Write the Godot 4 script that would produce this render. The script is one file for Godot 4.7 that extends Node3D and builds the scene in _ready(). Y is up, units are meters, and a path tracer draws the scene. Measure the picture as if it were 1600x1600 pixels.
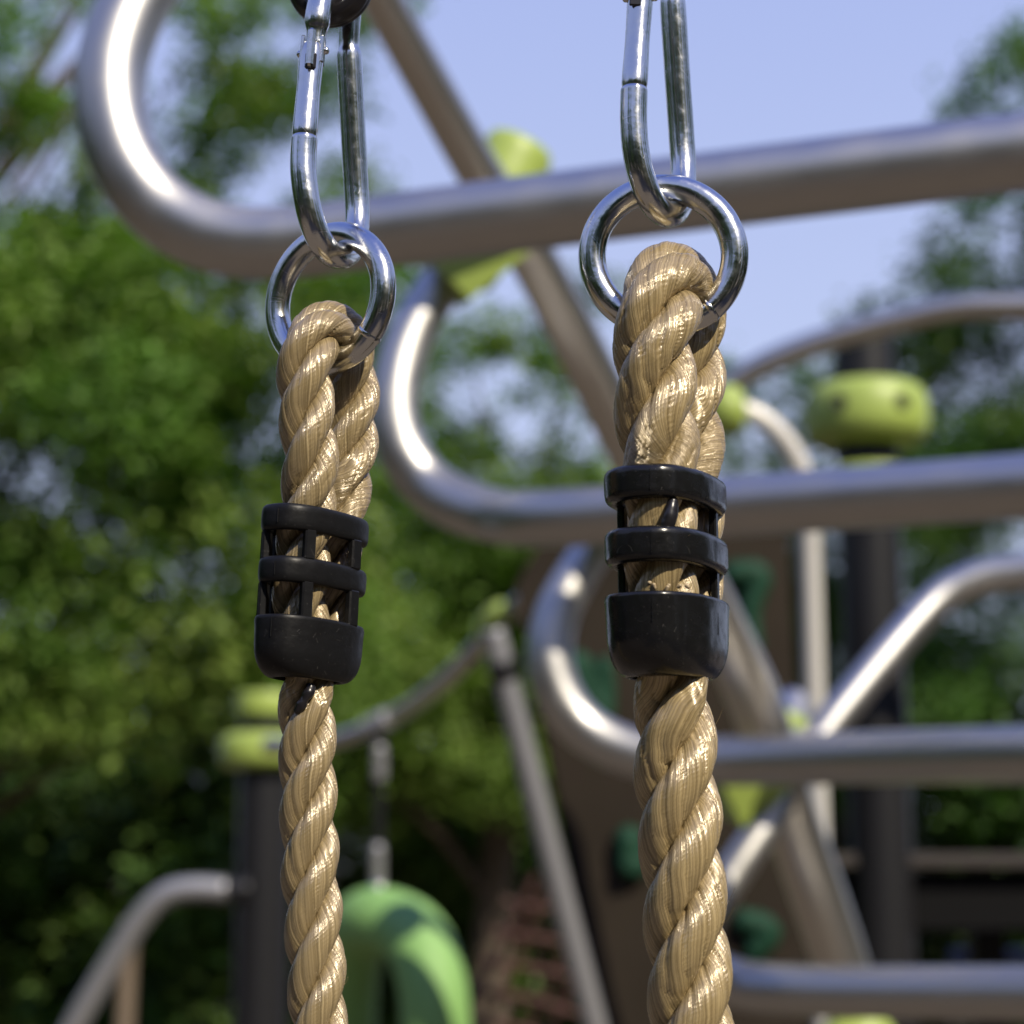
extends Node3D

# ---------------------------------------------------------------- camera frame
const F := 3000.0                 # focal length in photograph pixels (1600 across)
const PITCH := 10.2               # degrees the lens looks up
const EYE := Vector3(0, 1.6, 0)
const NEAR_ROPE := 0.49           # metres from the lens to the hanging gear

var M := {}
var taken := {}
var fwd: Vector3
var upv: Vector3

func P(px: float, py: float, d: float) -> Vector3:
	return EYE + Vector3((px - 800.0) / F * d, 0, 0) + upv * ((800.0 - py) / F * d) + fwd * d

func G(px: float, py: float, mm := 0.0) -> Vector3:      # a place on the hanging gear, mm behind its middle
	# the gear hangs plumb, so its middle is an upright plane across the view
	var c := cos(deg_to_rad(PITCH))
	return P(px, py, (NEAR_ROPE + mm * 0.001) * c / (c - sin(deg_to_rad(PITCH)) * (800.0 - py) / F))

# ---------------------------------------------------------------- naming
func numbered(called: String) -> String:
	if not taken.has(called):
		taken[called] = 0
		return called
	taken[called] += 1
	return "%s_%03d" % [called, taken[called]]

func tag(o: Node, label: String, category: String, group := "", kind := "") -> void:
	o.set_meta("label", label)
	if category: o.set_meta("category", category)
	if group: o.set_meta("group", group)
	if kind: o.set_meta("kind", kind)

func thing(called: String, at: Vector3, label: String, category: String, group := "") -> Node3D:
	var o := Node3D.new()
	o.name = numbered(called)
	add_child(o)
	o.position = at
	tag(o, label, category, group)
	return o

func part(called: String, mesh: Mesh, mat: Material, parent: Node3D) -> MeshInstance3D:
	# mesh points are in world space: taken back into the parent's own space
	var o := MeshInstance3D.new()
	o.name = called
	o.mesh = mesh
	o.material_override = mat
	parent.add_child(o, true)
	o.cast_shadow = GeometryInstance3D.SHADOW_CASTING_SETTING_ON
	if parent != self:
		o.global_transform = Transform3D.IDENTITY
	return o

# ---------------------------------------------------------------- meshes
func grid(pts: PackedVector3Array, nu: int, nv: int, uv: PackedVector2Array, wrap_u: bool, wrap_v: bool, flip := false) -> ArrayMesh:
	# nv rows of nu points; u runs along a row. A wrapped row repeats its first point at its end.
	var nrm := PackedVector3Array()
	nrm.resize(pts.size())
	for i in nv:
		var ia := i - 1
		var ib := i + 1
		if ia < 0: ia = nv - 2 if wrap_v else 0
		if ib >= nv: ib = 1 if wrap_v else nv - 1
		for j in nu:
			var ja := j - 1
			var jb := j + 1
			if ja < 0: ja = nu - 2 if wrap_u else 0
			if jb >= nu: jb = 1 if wrap_u else nu - 1
			var du := pts[i * nu + jb] - pts[i * nu + ja]
			var dv := pts[ib * nu + j] - pts[ia * nu + j]
			var n := du.cross(dv)
			if n.length_squared() < 1e-22:
				n = (pts[ia * nu + j] - pts[ib * nu + j]) if i > nv / 2 else (pts[ia * nu + j] - pts[ib * nu + j])
				if i > nv / 2: n = -n
				if flip: n = -n
			n = n.normalized()
			nrm[i * nu + j] = -n if flip else n
	var idx := PackedInt32Array()
	for i in nv - 1:
		for j in nu - 1:
			var a := i * nu + j
			if flip: idx.append_array([a, a + 1, a + nu, a + 1, a + nu + 1, a + nu])
			else: idx.append_array([a, a + nu, a + 1, a + 1, a + nu, a + nu + 1])
	var arr := []
	arr.resize(Mesh.ARRAY_MAX)
	arr[Mesh.ARRAY_VERTEX] = pts
	arr[Mesh.ARRAY_NORMAL] = nrm
	arr[Mesh.ARRAY_TEX_UV] = uv
	arr[Mesh.ARRAY_INDEX] = idx
	var m := ArrayMesh.new()
	m.add_surface_from_arrays(Mesh.PRIMITIVE_TRIANGLES, arr)
	return m

func spline(c: Array, step: float, closed := false) -> Array:
	# Catmull-Rom through Vector4 points (xyz, radius), then even steps along it
	var raw: Array[Vector4] = []
	var n := c.size()
	var spans := n if closed else n - 1
	for k in spans:
		var p1: Vector4 = c[k]
		var p2: Vector4 = c[(k + 1) % n]
		var p0: Vector4 = c[(k - 1 + n) % n] if closed or k > 0 else p1 * 2.0 - p2
		var p3: Vector4 = c[(k + 2) % n] if closed or k < n - 2 else p2 * 2.0 - p1
		# non-uniform (centripetal) tangents keep long spans from overshooting
		var d0 := maxf(pow(v3(p1 - p0).length(), 0.5), 1e-6)
		var d1 := maxf(pow(v3(p2 - p1).length(), 0.5), 1e-6)
		var d2 := maxf(pow(v3(p3 - p2).length(), 0.5), 1e-6)
		var m1 := ((p1 - p0) / d0 - (p2 - p0) / (d0 + d1) + (p2 - p1) / d1) * d1
		var m2 := ((p2 - p1) / d1 - (p3 - p1) / (d1 + d2) + (p3 - p2) / d2) * d1
		for q in 24:
			var t := q / 24.0
			raw.append(p1 * (2*t*t*t - 3*t*t + 1) + m1 * (t*t*t - 2*t*t + t) + p2 * (-2*t*t*t + 3*t*t) + m2 * (t*t*t - t*t))
	raw.append(c[0] if closed else c[n - 1])
	var length := 0.0
	for k in raw.size() - 1: length += v3(raw[k + 1] - raw[k]).length()
	var count := maxi(2, int(round(length / step)) + 1)
	var out := []
	var at := 0
	var run := 0.0
	for k in count:
		var want := length * k / (count - 1)
		while at < raw.size() - 2 and run + v3(raw[at + 1] - raw[at]).length() < want:
			run += v3(raw[at + 1] - raw[at]).length()
			at += 1
		var seg := maxf(v3(raw[at + 1] - raw[at]).length(), 1e-9)
		out.append(raw[at].lerp(raw[at + 1], clampf((want - run) / seg, 0, 1)))
	return out

func v3(v: Vector4) -> Vector3:
	return Vector3(v.x, v.y, v.z)

func r4(p: Vector3, r: float) -> Vector4:
	return Vector4(p.x, p.y, p.z, r)

func frames(c: Array, closed := false) -> Array:
	# parallel-transported [tangent, normal, binormal] for each point
	var out := []
	var n := c.size()
	var prev := Vector3.ZERO
	var nn := Vector3.ZERO
	for i in n:
		var a := maxi(i - 1, 0)
		var b := mini(i + 1, n - 1)
		var t := (v3(c[b]) - v3(c[a]))
		if closed and (i == 0 or i == n - 1): t = v3(c[1]) - v3(c[n - 2])
		t = t.normalized()
		if i == 0:
			nn = t.cross(Vector3(0.31, 0.17, 1.0)).normalized()
		else:
			var ax := prev.cross(t)
			if ax.length() > 1e-7: nn = nn.rotated(ax.normalized(), prev.angle_to(t))
			nn = (nn - t * nn.dot(t)).normalized()
		out.append([t, nn, t.cross(nn)])
		prev = t
	if closed:
		var twist := atan2(out[0][1].dot(out[n - 1][2]), out[0][1].dot(out[n - 1][1]))
		for i in n:
			var f: Array = out[i]
			var w := twist * i / (n - 1)
			var a2: Vector3 = f[1].rotated(f[0], w)
			out[i] = [f[0], a2, f[0].cross(a2)]
	return out

func tube(ctrl: Array, seg: int, step: float, closed := false, cap := 0.35, wob := 0.0, seed := 1) -> ArrayMesh:
	var c := spline(ctrl, step, closed)
	var fr := frames(c, closed)
	var pts := PackedVector3Array()
	var uv := PackedVector2Array()
	var rows := 0
	var ns := FastNoiseLite.new()
	ns.seed = seed
	ns.frequency = 1.0
	var plan := []           # [index, radius factor, push along tangent]
	if not closed and cap >= 0.0:
		plan.append([0, 0.0, -cap])
		for q in [20.0, 45.0, 70.0]: plan.append([0, sin(deg_to_rad(q)) if cap > 0.5 else lerpf(0.86, 1.0, q / 75.0), -cap * cos(deg_to_rad(q))])
	for i in c.size(): plan.append([i, 1.0, 0.0])
	if not closed and cap >= 0.0:
		var e := c.size() - 1
		for q in [70.0, 45.0, 20.0]: plan.append([e, sin(deg_to_rad(q)) if cap > 0.5 else lerpf(0.86, 1.0, q / 75.0), cap * cos(deg_to_rad(q))])
		plan.append([e, 0.0, cap])
	for p in plan:
		var k: Vector4 = c[p[0]]
		var f: Array = fr[p[0]]
		for j in seg + 1:
			var th := TAU * j / seg
			var dir: Vector3 = f[1] * cos(th) + f[2] * sin(th)
			var r: float = k.w * p[1]
			var pos: Vector3 = v3(k) + dir * r + f[0] * (k.w * p[2])
			if wob > 0.0: pos += dir * wob * ns.get_noise_3dv(pos * 90.0)
			pts.append(pos)
			uv.append(Vector2(float(j) / seg, p[0] * step))
		rows += 1
	return grid(pts, seg + 1, rows, uv, true, closed)

func bar(list: Array, d: float, r: float, seg := 24, step := 0.02, cap := 0.35) -> ArrayMesh:
	# list of [px, py, depth(optional), radius(optional)]
	var c := []
	for a in list: c.append(r4(P(a[0], a[1], a[2] if a.size() > 2 else d), a[3] if a.size() > 3 else r))
	return tube(c, seg, step, false, cap)

func lathe(origin: Vector3, axis: Vector3, prof: Array, seg := 40, squash := 1.0) -> ArrayMesh:
	# prof: [radius, height] from bottom to top
	var y := axis.normalized()
	var x := y.cross(Vector3(0.02, 0.05, -1)).normalized()
	var z := x.cross(y)
	var pts := PackedVector3Array()
	var uv := PackedVector2Array()
	for k in prof:
		for j in seg + 1:
			var th := TAU * j / seg
			pts.append(origin + y * k[1] + x * cos(th) * k[0] - z * sin(th) * k[0] * squash)
			uv.append(Vector2(float(j) / seg, k[1]))
	return grid(pts, seg + 1, prof.size(), uv, true, false)

func rounded(poly: Array, rad: float, n := 4) -> Array:
	# closed polygon of Vector3 (r, y, l) with its corners rounded
	var out := []
	var k := poly.size()
	for i in k:
		var p: Vector3 = poly[i]
		var a: Vector3 = poly[(i - 1 + k) % k]
		var b: Vector3 = poly[(i + 1) % k]
		var ra := minf(rad, (a - p).length() * 0.45)
		var rb := minf(rad, (b - p).length() * 0.45)
		var pa := p + (a - p).normalized() * ra
		var pb := p + (b - p).normalized() * rb
		for q in n + 1:
			var t := float(q) / n
			out.append(pa * (1 - t) * (1 - t) + p * 2 * t * (1 - t) + pb * t * t)
	return out

func oval(a: float, b: float, t: float) -> Vector2:
	# a point on a squarish oval of half-length a and half-width b
	var c := a * cos(t)
	var s := b * sin(t)
	var n := 2.5
	var q := pow(pow(absf(c / a), n) + pow(absf(s / b), n), -1.0 / n)
	return Vector2(c, s) * q

func reach(a: float, b: float, dir: Vector2) -> Vector2:
	# the point of that oval farthest along dir
	var best := Vector2.ZERO
	for k in 240:
		var p := oval(a, b, TAU * k / 240.0)
		if p.dot(dir) > best.dot(dir): best = p
	return best

func stadium(origin: Vector3, axis: Vector3, along: Vector3, poly: Array, wob := 0.0, seed := 3, seam := 0.0) -> ArrayMesh:
	# a closed profile (r, y, l) carried round a stadium whose straight half-length is l
	var y := axis.normalized()
	var x := (along - y * along.dot(y)).normalized()
	var z := x.cross(y)
	var ns := FastNoiseLite.new()
	ns.seed = seed
	ns.frequency = 1.0
	var nu := 121
	var pts := PackedVector3Array()
	var uv := PackedVector2Array()
	var ring := poly.duplicate()
	ring.append(poly[0])
	for k in ring:
		for j in nu:
			var e := oval(k.z + k.x, k.x, TAU * j / (nu - 1))
			var out: Vector3 = (x * e.x * k.x - z * e.y * (k.z + k.x)).normalized()
			var pos: Vector3 = origin + y * k.y + x * e.x - z * e.y
			if wob > 0.0: pos += out * wob * (ns.get_noise_3dv(pos * 85.0) + 0.5 * ns.get_noise_3dv(pos * 230.0))
			pts.append(pos)
			uv.append(Vector2(float(j) / nu, k.y))
	return grid(pts, nu, ring.size(), uv, true, true)

func box(at: Vector3, size: Vector3, basis := Basis.IDENTITY, bevel := 0.004) -> ArrayMesh:
	var st := SurfaceTool.new()
	st.begin(Mesh.PRIMITIVE_TRIANGLES)
	st.set_smooth_group(-1)
	var h := size * 0.5
	var b := minf(bevel, minf(h.x, minf(h.y, h.z)) * 0.6)
	for ax in 3:
		for s in [-1.0, 1.0]:
			var u := (ax + 1) % 3
			var v := (ax + 2) % 3
			var face := []
			for q in [[-1, -1], [1, -1], [1, 1], [-1, 1]]:
				var p := Vector3.ZERO
				p[ax] = s * h[ax]
				p[u] = q[0] * (h[u] - b)
				p[v] = q[1] * (h[v] - b)
				face.append(p)
			quad(st, face, at, basis)
	for ax in 3:
		var u := (ax + 1) % 3
		var v := (ax + 2) % 3
		for su in [-1.0, 1.0]:
			for sv in [-1.0, 1.0]:
				var e := []
				for q in [[-1, 0], [1, 0], [1, 1], [-1, 1]]:
					var p := Vector3.ZERO
					p[ax] = q[0] * (h[ax] - b)
					p[u] = su * (h[u] - (b if q[1] == 0 else 0.0))
					p[v] = sv * (h[v] - (0.0 if q[1] == 0 else b))
					e.append(p)
				quad(st, e, at, basis)
	st.generate_normals()
	return st.commit()

func quad(st: SurfaceTool, f: Array, at: Vector3, basis: Basis) -> void:
	var mid: Vector3 = (f[0] + f[1] + f[2] + f[3]) * 0.25
	var n: Vector3 = (f[1] - f[0]).cross(f[2] - f[0])
	var o := [0, 1, 2, 0, 2, 3] if n.dot(mid) < 0 else [0, 2, 1, 0, 3, 2]
	for k in o: st.add_vertex(at + basis * f[k])

# ---------------------------------------------------------------- materials
func lin(r: float, g: float, b: float) -> Color:
	return Color(r, g, b).linear_to_srgb()

func mat(c: Color, rough: float, metal := 0.0, spec := 0.5) -> StandardMaterial3D:
	var m := StandardMaterial3D.new()
	m.albedo_color = c
	m.roughness = rough
	m.metallic = metal
	m.metallic_specular = spec
	return m

func noise_tex(freq: float, seed: int, ramp: Array, size := 512, oct := 4) -> ImageTexture:
	var n := FastNoiseLite.new()
	n.seed = seed
	n.frequency = freq
	n.fractal_octaves = oct
	var src := n.get_seamless_image(size, size)
	var im := Image.create(size, size, false, Image.FORMAT_RGB8)
	for y in size:
		for x in size:
			var t := src.get_pixel(x, y).r * (ramp.size() - 1)
			var k := mini(int(t), ramp.size() - 2)
			im.set_pixel(x, y, (ramp[k] as Color).lerp(ramp[k + 1], t - k))
	return ImageTexture.create_from_image(im)

func scratched(freq: float, seed: int, ramp: Array, size := 256) -> ImageTexture:
	var im := noise_tex(freq, seed, ramp, size).get_image()
	var rng := RandomNumberGenerator.new()
	rng.seed = seed
	for k in 46:
		var p := Vector2(rng.randf() * size, rng.randf() * size)
		var dir := Vector2.from_angle(rng.randf() * TAU)
		var bright := rng.randf_range(0.22, 0.4)
		for q in rng.randi_range(6, 50):
			p += dir
			dir = dir.rotated(rng.randf_range(-0.03, 0.03))
			im.set_pixel(int(fposmod(p.x, size)), int(fposmod(p.y, size)), Color(bright, bright, bright))
	return ImageTexture.create_from_image(im)

func dusty(seed: int) -> ImageTexture:
	# black plastic with sparse pale nicks and dust specks
	var size := 512
	var im := Image.create(size, size, false, Image.FORMAT_RGB8)
	im.fill(lin(0.007, 0.007, 0.0075))
	var rng := RandomNumberGenerator.new()
	rng.seed = seed
	for k in 150:
		var v := rng.randf_range(0.02, 0.13)
		var p := Vector2(rng.randf() * size, rng.randf() * size)
		var long := rng.randi_range(1, 5) if k % 6 else rng.randi_range(8, 26)
		var dir := Vector2.from_angle(rng.randf() * TAU)
		for q in long:
			p += dir
			for w in rng.randi_range(1, 2):
				im.set_pixel(int(fposmod(p.x + w, size)), int(fposmod(p.y, size)), lin(v, v * 0.95, v * 0.88))
	return ImageTexture.create_from_image(im)

func fibre_tex(seed: int, dark: Color, light: Color, height: bool) -> ImageTexture:
	# fine filaments that run along v, waver a little and differ in tone
	var s := 512
	var rng := RandomNumberGenerator.new()
	rng.seed = seed
	var fine := []
	var mid := []
	var broad := []
	for k in 100: fine.append(rng.randf())
	for k in 36: mid.append(rng.randf())
	for k in 14: broad.append(rng.randf())
	var im := Image.create(s, s, false, Image.FORMAT_RGB8)
	for y in s:
		var w := sin(TAU * y / s) * 2.5 + sin(TAU * 3.0 * y / s + 1.0) * 1.1
		for x in s:
			var u := fposmod(x + w, s) / s
			var a := strip(fine, u)
			var b := strip(mid, fposmod(u + 0.006 * sin(TAU * 2.0 * y / s), 1.0))
			var c := strip(broad, fposmod(u + 0.01 * sin(TAU * y / s + 2.0), 1.0))
			var t := a * 0.34 + b * 0.42 + c * 0.24
			if height:
				var groove := absf(fposmod(u * 36.0, 1.0) - 0.5) * 2.0
				t = clampf(t * 0.8 + 0.2 * (1.0 - groove * groove), 0, 1)
				im.set_pixel(x, y, Color(t, t, t))
			else:
				im.set_pixel(x, y, dark.lerp(light, clampf(t * 1.5 - 0.25, 0, 1)))
	return ImageTexture.create_from_image(im)

func strip(a: Array, u: float) -> float:
	var t := u * a.size()
	var k := int(t) % a.size()
	var f := t - floorf(t)
	return lerpf(a[k], a[(k + 1) % a.size()], f * f * (3 - 2 * f))

func make_materials() -> void:
	# zinc-plated steel of the hooks and rings: bright, with fine scuffs
	var chrome := mat(lin(0.60, 0.605, 0.60), 0.13, 1.0)
	chrome.roughness = 1.0
	chrome.roughness_texture = scratched(0.02, 11, [Color(0.12, 0.12, 0.12), Color(0.17, 0.17, 0.17), Color(0.22, 0.22, 0.22), Color(0.34, 0.34, 0.34)], 256)
	chrome.uv1_triplanar = true
	chrome.uv1_scale = Vector3.ONE * 40.0
	chrome.heightmap_enabled = true
	chrome.heightmap_texture = noise_tex(0.035, 12, [Color.BLACK, Color.WHITE], 256, 5)
	chrome.heightmap_scale = 0.003
	M.chrome = chrome
	# brushed stainless tubes of the climbing frame
	var steel := mat(lin(0.455, 0.447, 0.43), 1.0, 1.0)
	steel.roughness_texture = noise_tex(0.02, 21, [Color(0.37, 0.37, 0.37), Color(0.43, 0.43, 0.43), Color(0.50, 0.50, 0.50)], 256)
	steel.uv1_triplanar = true
	steel.uv1_scale = Vector3.ONE * 4.0
	M.steel = steel
	M.pale_tube = mat(lin(0.62, 0.60, 0.55), 0.4, 0.15)
	M.grey_tube = mat(lin(0.30, 0.30, 0.31), 0.42, 0.5)
	M.bronze_tube = mat(lin(0.50, 0.475, 0.43), 0.32, 0.95)
	# ropes
	for k in 2:
		var rope := mat(Color.WHITE, 0.26, 0.18, 1.0)
		rope.albedo_texture = fibre_tex(31 + k, [lin(0.20, 0.148, 0.072), lin(0.20, 0.146, 0.068)][k], [lin(0.455, 0.352, 0.19), lin(0.455, 0.348, 0.175)][k], false)
		rope.heightmap_enabled = true
		rope.heightmap_texture = fibre_tex(31 + k, Color.BLACK, Color.WHITE, true)
		rope.heightmap_scale = 0.015
		rope.anisotropy_enabled = true
		rope.anisotropy = 0.75
		M["rope%d" % k] = rope
	var pl := mat(Color.WHITE, 1.0, 0.0, 0.32)
	pl.albedo_texture = dusty(44)
	pl.roughness_texture = noise_tex(0.03, 41, [Color(0.34, 0.34, 0.34), Color(0.42, 0.42, 0.42), Color(0.55, 0.55, 0.55)], 256)
	pl.uv1_triplanar = true
	pl.uv1_scale = Vector3.ONE * 30.0
	pl.heightmap_enabled = true
	pl.heightmap_texture = noise_tex(0.08, 42, [Color.BLACK, Color.WHITE], 256, 4)
	pl.heightmap_scale = 0.004
	M.satin_black = pl
	var gl := pl.duplicate()
	gl.roughness_texture = noise_tex(0.03, 43, [Color(0.18, 0.18, 0.18), Color(0.24, 0.24, 0.24), Color(0.36, 0.36, 0.36)], 256)
	gl.heightmap_scale = 0.002
	gl.metallic_specular = 0.45
	M.gloss_black = gl
	M.rubber = mat(lin(0.012, 0.011, 0.013), 0.3)
	M.glue = mat(lin(0.36, 0.28, 0.17), 0.5)
	M.black_paint = mat(lin(0.012, 0.012, 0.0135), 0.42, 0.0, 0.4)
	M.fascia = mat(lin(0.006, 0.006, 0.0065), 0.75, 0.0, 0.2)
	M.lime = mat(lin(0.30, 0.39, 0.08), 0.45)
	M.green_plastic = mat(lin(0.20, 0.38, 0.11), 0.62)
	M.hold = mat(lin(0.011, 0.045, 0.025), 0.6, 0.0, 0.3)
	var brown := mat(Color.WHITE, 0.75, 0.0, 0.2)
	brown.albedo_texture = noise_tex(0.01, 51, [lin(0.021, 0.0165, 0.012), lin(0.026, 0.0205, 0.015), lin(0.033, 0.026, 0.0195)], 256)
	brown.uv1_triplanar = true
	M.brown_panel = brown
	M.red_rope = mat(lin(0.06, 0.024, 0.018), 0.8)
	var wood := mat(Color.WHITE, 0.85)
	wood.albedo_texture = noise_tex(0.02, 61, [lin(0.09, 0.068, 0.045), lin(0.14, 0.105, 0.07), lin(0.19, 0.145, 0.1)], 256)
	wood.uv1_triplanar = true
	wood.uv1_scale = Vector3(6, 0.6, 6)
	M.wood = wood
	M.deck = mat(lin(0.03, 0.024, 0.02), 0.75)
	M.blue_panel = mat(lin(0.10, 0.13, 0.20), 0.5)
	var bark := mat(Color.WHITE, 0.95)
	bark.albedo_texture = noise_tex(0.03, 71, [lin(0.05, 0.038, 0.026), lin(0.09, 0.07, 0.05), lin(0.15, 0.12, 0.09)], 256)
	bark.uv1_triplanar = true
	bark.uv1_scale = Vector3(2.0, 0.5, 2.0)
	M.bark = bark
	var leaf := mat(Color.WHITE, 0.5, 0.0, 0.4)
	leaf.vertex_color_use_as_albedo = true
	leaf.backlight_enabled = true
	leaf.backlight = Color(0.7, 0.85, 0.3)
	leaf.cull_mode = BaseMaterial3D.CULL_DISABLED
	M.leaf = leaf
	var soil := mat(Color.WHITE, 0.95)
	soil.albedo_texture = noise_tex(0.03, 81, [lin(0.066, 0.052, 0.037), lin(0.108, 0.086, 0.062), lin(0.15, 0.122, 0.09), lin(0.21, 0.175, 0.135)], 512, 5)
	soil.uv1_triplanar = true
	soil.uv1_world_triplanar = true
	soil.uv1_scale = Vector3.ONE * 0.45
	M.soil = soil

# ---------------------------------------------------------------- hanging gear
func strand(path: Array, fr: Array, phase: float, pitch: float, seed: int) -> ArrayMesh:
	# one twisted yarn of a three-strand rope: a helix round the rope's path, its filaments laid the other way
	var seg := 88
	var yarns := 5
	var n := path.size()
	var ns := FastNoiseLite.new()
	ns.seed = seed
	ns.frequency = 1.0
	var cs := []
	var s := 0.0
	var ss := []
	var ph := []
	for i in n:
		if i > 0: s += (v3(path[i]) - v3(path[i - 1])).length()
		ss.append(s)
		var a := phase + TAU * s / pitch + 0.10 * ns.get_noise_1d(s * 60.0)
		ph.append(a)
		var f: Array = fr[i]
		var k: Vector4 = path[i]
		var dir: Vector3 = f[1] * cos(a) + f[2] * sin(a)
		cs.append(v3(k) + dir * k.w * (0.545 + 0.025 * ns.get_noise_1d(s * 45.0 + 9.0)))
	var pts := PackedVector3Array()
	var uv := PackedVector2Array()
	var tile := 0.0085
	var run := 0.0
	for i in n:
		var t: Vector3 = (cs[mini(i + 1, n - 1)] - cs[maxi(i - 1, 0)]).normalized()
		if i > 0: run += (cs[i] - cs[i - 1]).length()
		var k: Vector4 = path[i]
		var er: Vector3 = cs[i] - v3(k)
		er = (er - t * er.dot(t)).normalized()
		var et := t.cross(er)
		var rr: float = k.w * 0.465 * (1.0 + 0.04 * ns.get_noise_1d(ss[i] * 70.0 + 40.0))
		var rt: float = k.w * 0.50
		var lay := TAU * k.w / pitch * cos(atan(TAU * 0.5 * k.w / pitch))
		for j in seg + 1:
			var th := TAU * j / seg + PI
			var tt := TAU * j / seg
			var round_r := (rr + rt) * 0.5
			var u := (tt * round_r + lay * 1.08 * run) / tile
			# bundles of filaments stand a little proud of one another
			var rough := 0.00015 * ns.get_noise_2d(u * 9.0, run * 60.0) + 0.00009 * ns.get_noise_2d(u * 26.0, run * 90.0 + 5.0)
			var psi := tt + lay * 1.08 * run / round_r
			var which := floorf(psi * yarns / TAU)
			var dip := 1.0 - pow(absf(sin(psi * yarns * 0.5)), 0.55)
			rough -= 0.00085 * dip * (0.55 + 0.9 * ns.get_noise_2d(which * 7.3, run * 35.0))
			rough *= k.w / 0.0105
			pts.append(cs[i] + er * cos(th) * (rr + rough) + et * sin(th) * (rt + rough))
			uv.append(Vector2(u, run / (tile * 2.2)))
	return grid(pts, seg + 1, n, uv, true, false)

func make_rope(ctrl: Array, pitch: float, phase: float, m: Material, label: String, seed: int) -> Node3D:
	var path := spline(ctrl, 0.0006)
	var fr := frames(path)
	var t := thing("rope", v3(ctrl[0]), label, "rope", "twisted ropes hanging from steel rings")
	for k in 3: part("strand", strand(path, fr, phase + TAU * k / 3.0, pitch, seed + k), m, t)
	return t

func flyaway(t: Node3D, path: Array, count: int, seed: int, m: Material) -> void:
	# stray filaments lifting off the rope
	var rng := RandomNumberGenerator.new()
	rng.seed = seed
	for k in count:
		var i := rng.randi_range(4, path.size() - 5)
		var a := v3(path[i])
		var ax := (v3(path[i + 3]) - v3(path[i - 3])).normalized()
		var side := ax.cross(Vector3(rng.randf_range(-1, 1), rng.randf_range(-1, 1), rng.randf_range(0.0, 1))).normalized()
		var r: float = path[i].w
		var p0 := a + side * r * 0.93
		var p1 := p0 + side * r * rng.randf_range(0.08, 0.2) + ax * r * rng.randf_range(0.1, 0.4)
		var p2 := p1 + side * r * rng.randf_range(0.0, 0.25) + ax * r * rng.randf_range(-0.1, 0.4)
		part("stray_filament", tube([r4(p0, 0.00006), r4(p1, 0.00005), r4(p2, 0.00004)], 5, 0.0006), m, t)

func steel_ring(c: Vector3, ux: Vector3, uy: Vector3, r: float, rod: float, weld: float, label: String, seed: int) -> Node3D:
	var t := thing("steel_ring", c, label, "ring", "steel rings holding the ropes")
	var ctrl := []
	for k in 24:
		var a := TAU * k / 24.0
		ctrl.append(r4(c + ux * cos(a) * r + uy * sin(a) * r, rod))
	part("rod", tube(ctrl, 40, r * TAU / 140.0, true, 0.0, 0.00005, seed), M.chrome, t)
	var b := []
	for k in 5:
		var a := weld + (k - 2) * 0.022
		b.append(r4(c + ux * cos(a) * r + uy * sin(a) * r, rod * [0.97, 1.012, 1.03, 1.012, 0.97][k]))
	part("weld_bead", tube(b, 40, 0.0002, false, -1.0, 0.00016, seed + 1), M.chrome, t)
	return t

func rod(list: Array, r: float, step := 0.0006, cap := 0.3, wob := 0.00003, seed := 5) -> ArrayMesh:
	var c := []
	for a in list: c.append(r4(G(a[0], a[1], a[2]), a[3] if a.size() > 3 else r))
	return tube(c, 36, step, false, cap, wob, seed)

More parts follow.
